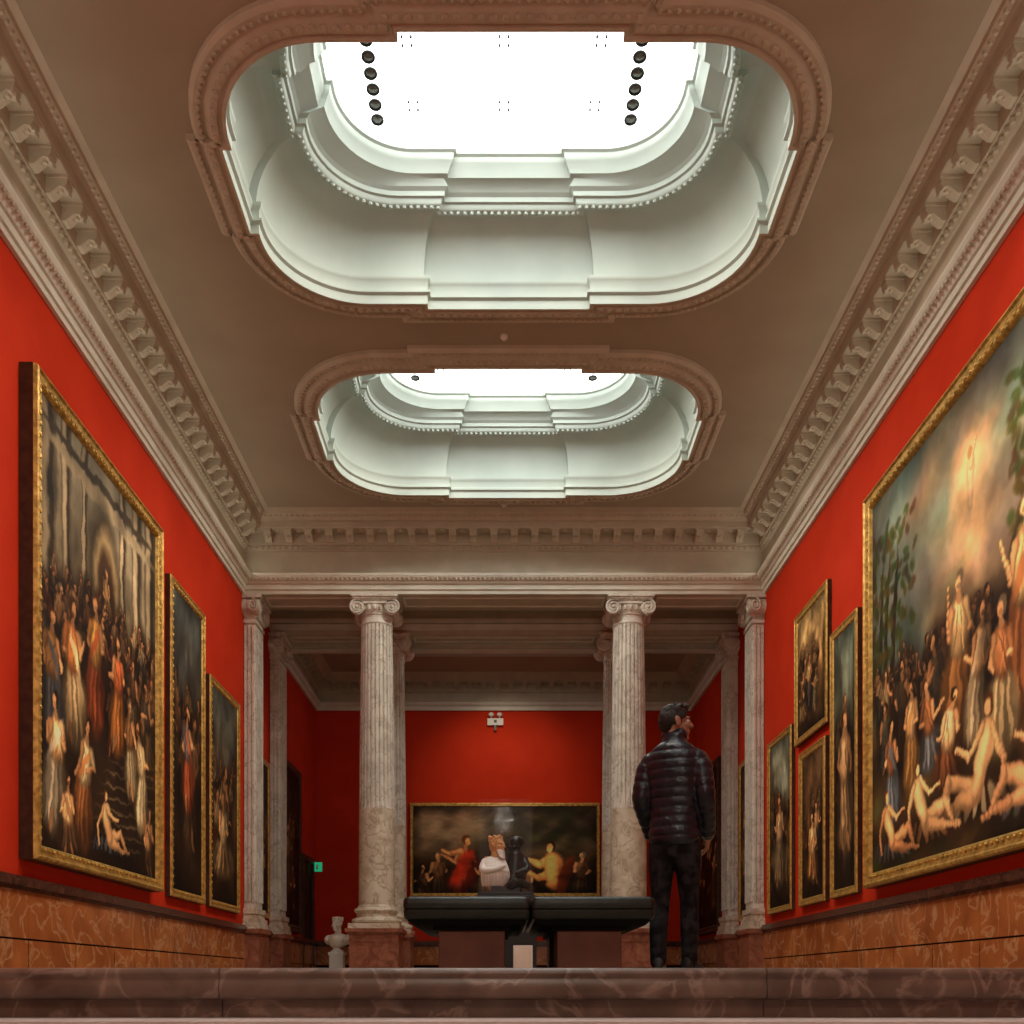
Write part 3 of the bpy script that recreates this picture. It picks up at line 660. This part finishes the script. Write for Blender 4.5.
# ------------------------------------------------------------------ benches
def bench(idx, x0, x1, y0, y1, bx0, bx1):
    root = empty('leather_bench' + ('.%03d' % idx if idx else ''))
    b = MB()
    cx, cy = (x0+x1)/2, (y0+y1)/2; hx, hy = (x1-x0)/2, (y1-y0)/2
    def rr(sx, sy, z, r=.03):
        P = []
        for q, (ax, ay) in enumerate(((1, 1), (-1, 1), (-1, -1), (1, -1))):
            for k in range(6):
                a = pi/2*q+pi/2*k/5; P.append((cx+ax*(sx-r)+r*math.cos(a), cy+ay*(sy-r)+r*math.sin(a), z))
        return P
    # note: corner arcs are generated in matching quadrant order
    b.loft([rr(hx-.03, hy-.03, .325), rr(hx-.010, hy-.010, .33), rr(hx-.002, hy-.002, .345), rr(hx, hy, .375), rr(hx, hy, .383), rr(hx-.007, hy-.007, .388), rr(hx, hy, .393), rr(hx+.002, hy+.002, .42), rr(hx-.001, hy-.001, .447), rr(hx-.010, hy-.010, .460), rr(hx-.03, hy-.03, .465), rr(hx-.3, hy-.4, .467)], True, True)
    for sy in (-.33, .33): b.ell((cx, cy+sy*hy*2, .465), (.02, .02, .006), 8, 4)
    b.obj('cushion', [m_leather], root, smooth=50)
    b = MB(); b.loft([rr(hx-.05, hy-.05, .295, .02), rr(hx-.02, hy-.02, .325, .02)], True, True); b.box(bx0-.03, bx1+.03, y0+.10, y1-.10, .265, .295); b.obj('seat_frame', [m_frame], root)
    b = MB(); b.box(bx0, bx1, y0+.12, y0+.52, .02, .265); b.box(bx0, bx1, y1-.52, y1-.12, .02, .265)
    b.m = 1; b.box(bx0+.02, bx1-.02, y0+.14, y1-.14, 0, .02); b.box(bx0+.05, bx1-.05, y0+.52, y1-.52, .12, .265)
    b.obj('base', [m_benchb, m_frame], root, bevel=.006)
bench(0, -.606, .158, 6.0, 7.7, -.40, .005); bench(1, .166, .91, 6.0, 7.7, .325, .72)
b = MB(); b.box(.055, .168, 5.86, 5.96, 0, .165); b.m = 1; b.box(.065, .158, 5.857, 5.86, .02, .15)
b.obj('white_sensor_box', [m_white, m_bust], bevel=.006)

# ------------------------------------------------------------------ heads / busts
def head_blobs(b):
    b.ell((0, -.012, .03), (.076, .096, .090), 20, 14); b.ell((0, .035, -.035), (.058, .058, .078), 16, 12)
    b.ell((0, .073, -.098), (.024, .020, .020)); b.ell((0, .062, -.06), (.040, .034, .04))
    b.chain([(0, .092, .022), (0, .106, -.002), (0, .116, -.020)], [.011, .012, .015], 8, 1)
    b.ell((.013, .103, -.022), (.009, .010, .008), 8, 6); b.ell((-.013, .103, -.022), (.009, .010, .008), 8, 6)
    b.ell((0, .094, -.049), (.022, .011, .007), 10, 6); b.ell((0, .092, -.061), (.019, .011, .008), 10, 6)
    b.ell((0, .080, .026), (.054, .018, .013))
    for s_ in (-1, 1):
        b.ell((s_*.045, .062, -.022), (.022, .026, .02)); b.ell((s_*.079, -.008, -.008), (.010, .020, .033), 10, 8); b.ell((s_*.083, -.016, .008), (.008, .018, .022), 10, 8)
def neck(b, z0): b.chain([(0, -.02, -.05), (0, -.03, z0)], [.055, .062], 14, 2, caps=True)
root = empty('marble_bust', (-3.42, 20.5, 0))
b = MB(); b.T = Matrix.Translation((0, 0, 1.13)) @ Matrix.Rotation(pi-.5, 4, 'Z') @ Matrix.Scale(1.2, 4)
head_blobs(b); neck(b, -.2); b.ell((0, -.01, .06), (.086, .10, .08)); b.ell((0, -.03, -.27), (.24, .13, .12)); b.ell((0, .02, -.30), (.15, .11, .12))
for s_ in (-1, 1): b.ell((s_*.18, -.03, -.26), (.10, .10, .09))
for k in range(26):
    a = k*2.4; b.ell((.075*math.cos(a), -.02+.085*math.sin(a), .05+.07*(k/26)), (.022, .022, .018), 8, 6)
b.chain([(0, 0, -.36), (0, 0, -.44)], [.07, .06], 12)
b.obj('bust', [m_bust], root, remesh=.009, smoothit=2)
b = MB(); b.lathe([(.13, .56), (.13, .59), (.09, .61), (.07, .66)], n=24); b.box(-.16, .16, -.16, .16, .5, .56); b.box(-.14, .14, -.14, .14, .06, .5); b.box(-.17, .17, -.17, .17, 0, .06)
b.obj('pedestal', [m_white], root)

root = empty('sculpture_in_display_case', (0.02, 12.0, 0))
b = MB(); b.box(-.36, .36, -.36, .36, 0, .96); b.box(-.33, .33, -.33, .33, .96, 1.0); b.box(-.17, .17, -.17, .17, 1.0, 1.08)
b.obj('plinth', [m_black], root, bevel=.005)
HT = Matrix.Translation((-.10, -.05, 1.58)) @ Matrix.Rotation(pi+.9, 4, 'Z') @ Matrix.Scale(.95, 4)
b = MB(); b.T = HT; head_blobs(b); neck(b, -.2)
for k in range(34):
    a = k*2.4; b.ell((.07*math.cos(a), -.03+.085*math.sin(a)*.9, .045+.075*(k/34)), (.024, .024, .02), 8, 6)
b.ell((0, -.05, .0), (.082, .06, .08))
b.obj('ochre_head', [m_terra], root, remesh=.007, smoothit=1)
b = MB(); b.T = HT
for k in range(16):
    a = (k/15-.5)*2.4; b.chain([(.055*math.sin(a), .03+.055*math.cos(a), -.07), (.05*math.sin(a), .05+.06*math.cos(a), -.14-.03*math.cos(a))], [.016, .008], 6)
b.T = Matrix.Identity(4)
b.chain([(-.06, .02, 1.10), (-.12, .02, 1.26), (-.13, .02, 1.36), (-.11, .02, 1.43)], [.15, .16, .13, .08], 18, 3)
for k in range(10):
    t = k/9; b.chain([(-.27+.035*k, -.07-.07*math.sin(pi*t), 1.10), (-.28+.034*k, -.14-.06*math.sin(pi*t), 1.26), (-.21+.02*k, -.07, 1.43)], [.018, .028, .018], 8, 3)
b.chain([(-.24, -.04, 1.38), (-.30, -.12, 1.27), (-.16, -.20, 1.26), (-.02, -.20, 1.32)], [.055, .045, .035, .025], 10, 3)
b.obj('white_drapery_and_beard', [m_white], root, remesh=.007, smoothit=1)
b = MB(); b.T = Matrix.Translation((.12, 0, 1.58)) @ Matrix.Rotation(pi-.9, 4, 'Z') @ Matrix.Scale(.9, 4)
head_blobs(b); b.ell((0, -.02, .05), (.10, .115, .09)); neck(b, -.2)
b.T = Matrix.Identity(4)
b.chain([(.06, .02, 1.08), (.12, .02, 1.28), (.12, .02, 1.44)], [.15, .15, .11], 18, 3)
b.chain([(.22, 0, 1.42), (.29, -.08, 1.28), (.14, -.17, 1.24)], [.05, .04, .03], 10, 3)
b.chain([(.02, -.1, 1.06), (.12, -.20, 1.14), (.26, -.08, 1.10)], [.06, .06, .05], 12, 3)
b.obj('black_figure', [m_brz], root, remesh=.009, smoothit=1)
b = MB(); b.box(-.32, .32, -.32, .32, 1.0, 2.09); b.obj('glass_case', [m_case], root)

# ------------------------------------------------------------------ man
man = empty('standing_man', (1.13, 6.62, 0), math.radians(-22))
rip, pit = .012, .062
b = MB()
secs = [(.845, 0, .146, .112), (.90, 0, .162, .128), (1.00, 0, .156, .126), (1.10, 0, .154, .122), (1.22, -.005, .166, .126), (1.34, -.01, .178, .128), (1.42, -.012, .172, .120), (1.475, -.012, .145, .104), (1.515, -.01, .100, .085), (1.54, -.008, .076, .075), (1.585, -.002, .070, .072)]
zs = [s_[0] for s_ in secs]; rings = []
z = zs[0]
while z <= zs[-1]+1e-6:
    cy_, rx, ry = [float(np.interp(z, zs, [s_[k] for s_ in secs])) for k in (1, 2, 3)]
    e = rip*math.sqrt(abs(math.sin(pi*(z-.845)/pit))) if z < 1.52 else .004
    ring = []
    for j in range(40):
        a = 2*pi*j/40; c, s_ = math.cos(a), math.sin(a)
        ring.append(((rx+e)*math.copysign(abs(c)**.85, c), cy_+(ry+e)*math.copysign(abs(s_)**.85, s_), z))
    rings.append(ring); z += .0062
b.loft(rings, True, True)
for s_ in (-1, 1):
    el = (s_*.218, -.06, 1.155) if s_ > 0 else (s_*.218, -.055, 1.16)
    wr = (s_*.198, .11, .935) if s_ > 0 else (s_*.185, .13, .95)
    b.chain([(s_*.130, -.01, 1.415), (s_*.178, -.02, 1.365), el, wr], [.072, .068, .056, .046], 20, 16, ripple=.009, pitch=.058)
b.chain([(-.04, -.015, 1.575), (.04, -.015, 1.575)], [.05, .05], 10)
b.obj('puffer_jacket', [m_jacket], man, remesh=.0075, smoothit=0)
b = MB()
b.chain([(0, -.01, .98), (0, -.015, .90), (0, -.01, .82)], [.12, .140, .115], 20, 3, flat=.80)
for s_, fx, fy in ((-1, -.105, -.02), (1, .09, .05)):
    b.chain([(s_*.078, -.01, .90), (s_*.088, -.005, .74), (fx*.95, fy*.5+.03, .49), (fx, fy*.9, .30), (fx, fy-.01, .085)], [.092, .088, .063, .062, .052], 18, 8)
    for k in range(4): b.ell((fx, fy+.005, .10+.03*k), (.060-.002*k, .064, .012), 14, 6)
b.obj('trousers', [m_jean], man, remesh=.008, smoothit=2)
b = MB()
for s_, fx, fy in ((-1, -.105, -.02), (1, .09, .05)):
    b.T = Matrix.Translation((fx, fy, 0)) @ Matrix.Rotation(-.18*s_, 4, 'Z')
    def fr(y, w, h, z0=0.025):
        return [(w*math.cos(2*pi*j/16), y, z0+h*max(0, .5+.5*math.sin(2*pi*j/16))) for j in range(16)]
    b.m = 0; b.loft([fr(-.085, .02, .05), fr(-.075, .035, .085), fr(-.03, .040, .10), (fr(.02, .040, .095)), fr(.07, .044, .07), fr(.12, .048, .055), fr(.165, .042, .042), fr(.188, .022, .025)], True, True)
    b.m = 1
    sole = [(-.09, .022), (-.07, .04), (0, .038), (.08, .046), (.13, .05), (.17, .042), (.195, .02)]
    out = [(w, y) for y, w in sole] + [(-w, y) for y, w in reversed(sole)]
    b.loft([[(x, y, z) for x, y in out] for z in (.0, .028)], True, True)
b.obj('shoes', [m_shoe, m_sole], man, smooth=50)
for s_, wr, dirv in ((1, Vector((.198, .11, .935)), Vector((-.12, .55, -.80))), (-1, Vector((-.185, .13, .95)), Vector((.25, .60, -.75)))):
    b = MB(); d = dirv.normalized(); side = Vector((0, .8, .6)) - d*d.dot(Vector((0, .8, .6))); side.normalize(); nrm = d.cross(side).normalized()*(-1)
    if nrm.x*s_ > 0: nrm = -nrm
    def q(l, w_, n_): return wr + d*l + side*w_ + nrm*n_
    b.chain([q(-.02, 0, 0), q(.03, 0, 0)], [.028, .030], 12, 2)
    for w_ in (-.026, -.009, .009, .026): b.chain([q(.02, w_*.7, 0), q(.095, w_, .004)], [.016, .0125], 10, 2)
    for w_, L in ((.029, .070), (.010, .080), (-.010, .075), (-.028, .058)):
        b.chain([q(.09, w_, .003), q(.09+L*.45, w_*1.08, .012), q(.09+L*.75, w_*1.1, .027), q(.09+L*.92, w_*1.1, .045)], [.0105, .0095, .0088, .0078], 10, 2)
    b.chain([q(.025, .025, .004), q(.055, .048, .014), q(.085, .056, .024), q(.105, .054, .034)], [.015, .012, .0105, .009], 10, 2)
    b.obj('hand_right' if s_ > 0 else 'hand_left', [m_skin], man, remesh=.0035, smoothit=2)
hd = empty('head_pivot', (0, .005, 1.665)); hd.parent = man; hd.rotation_euler = (math.radians(3), 0, math.radians(-56))
b = MB(); head_blobs(b); neck(b, -.15); b.obj('head', [m_skin], hd, remesh=.0045, smoothit=3)
b = MB()
for s_ in (-1, 1):
    b.m = 0; b.ell((s_*.032, .078, .005), (.014, .013, .012), 12, 8); b.m = 1; b.ell((s_*.032, .090, .005), (.006, .003, .006), 10, 6)
b.obj('eyes', [m_eyew, m_black], hd)
b = MB()
b.chain([(.05, .089, .024), (.03, .098, .030), (.012, .096, .026)], [.004, .005, .004], 6); b.chain([(-.05, .089, .024), (-.03, .098, .030), (-.012, .096, .026)], [.004, .005, .004], 6)
b.obj('eyebrows', [m_hair], hd)
b = MB()
b.ell((0, -.005, .072), (.080, .092, .055), 18, 12); b.ell((0, -.062, .015), (.072, .050, .082), 16, 12)
for s_ in (-1, 1): b.ell((s_*.066, -.035, .022), (.018, .048, .050)); b.ell((s_*.068, .025, .045), (.014, .035, .035)); b.ell((s_*.072, .014, .005), (.007, .010, .025))
b.ell((0, .055, .092), (.060, .045, .030)); b.ell((0, -.055, -.045), (.050, .035, .03))
rr_ = random.Random(3)
for k in range(70):
    a = rr_.random()*2*pi; t = rr_.random(); R_ = .070*math.sqrt(t)
    b.chain([(R_*math.cos(a), .01+1.15*R_*math.sin(a), .105-.3*R_*t), (R_*1.15*math.cos(a)+.01*rr_.uniform(-1, 1), .02+1.3*R_*math.sin(a), .118-.35*R_*t+.012*rr_.random())], [.011, .005], 6)
b.obj('hair', [m_hair], hd, remesh=.005, smoothit=1)

# ------------------------------------------------------------------ lights
def spot(name, loc, target, energy, angle=70, color=(1, .84, .64), blend=1.0, size=.08):
    l = bpy.data.lights.new(name, 'SPOT'); l.energy = energy; l.spot_size = math.radians(angle); l.spot_blend = blend
    l.color = color; l.shadow_soft_size = size
    o = bpy.data.objects.new(name, l); sc.collection.objects.link(o); o.location = loc
    o.rotation_euler = (Vector(target)-Vector(loc)).to_track_quat('-Z', 'Y').to_euler(); return o
n = 0
for cy in (6.1, 11.1, 16.1):
    for s_ in (-1, 1):
        spot('gallery_spot.%03d' % n, (CX+s_*1.2, cy, 9.9), (-s_*5, cy+.8, 4.1), 560, 86); n += 1
spot('far_wall_spot', (0, 23.0, 7.95), (0, 26.6, 4.9), 280, 72)
spot('added_sculpture_fill', (-.6, 9.0, 8.5), (0, 12, 1.4), 90, 16, size=.04)  # added fill to brighten the white drapery, no fixture behind it
def strip(name, x, s_, y0, y1, energy):
    l = bpy.data.lights.new(name, 'AREA'); l.shape = 'RECTANGLE'; l.size = y1-y0; l.size_y = .05; l.energy = energy; l.color = (1, .90, .74)
    o = bpy.data.objects.new(name, l); sc.collection.objects.link(o)
    d = Vector((-s_*1.0, 0, .55))
    zax = -d.normalized(); xax = Vector((0, 1, 0)); yax = zax.cross(xax)
    o.matrix_world = Matrix.Translation((x, (y0+y1)/2, 7.735)) @ Matrix((xax, yax, zax)).transposed().to_4x4()
for s_ in (-1, 1): strip('added_ceiling_fill' if s_ < 0 else 'added_ceiling_fill.001', s_*(W-.15), s_, -3, 18.9, 36)  # invented uplights hidden on the cornice ledge, added to fill the ceiling
root = empty('added_fill_pendant', (0, -1.5, 0))  # made-up pendant behind the camera, added as fill for ceiling and step
b = MB(); b.ell((0, 0, 4.6), (.22, .22, .22), 20, 12); b.obj('globe', [m_lamp], root)
b = MB(); b.chain([(0, 0, 4.8), (0, 0, ZC)], [.012, .012], 8); b.lathe([(.1, 4.78), (.1, 4.83), (.02, 4.86)], n=16); b.obj('rod', [m_black], root)
l = bpy.data.lights.new('added_fill_bulb', 'POINT'); l.energy = 220; l.color = (1, .86, .7); l.shadow_soft_size = .25  # fill light of the made-up pendant
o = bpy.data.objects.new('added_fill_bulb', l); sc.collection.objects.link(o); o.location = (0, -1.5, 4.1)

w = bpy.data.worlds.new('w'); sc.world = w; w.use_nodes = True
w.node_tree.nodes['Background'].inputs[0].default_value = (.6, .7, .8, 1); w.node_tree.nodes['Background'].inputs[1].default_value = .3

cam = bpy.data.cameras.new('cam'); co = bpy.data.objects.new('camera', cam); sc.collection.objects.link(co)
co.location = (0, 0, -.05); co.rotation_euler = (pi/2, 0, 0)
cam.sensor_width = 36; cam.lens = 36*1000/1024; cam.shift_x = 8/1024; cam.shift_y = 470/1024; cam.clip_start = .05
sc.camera = co
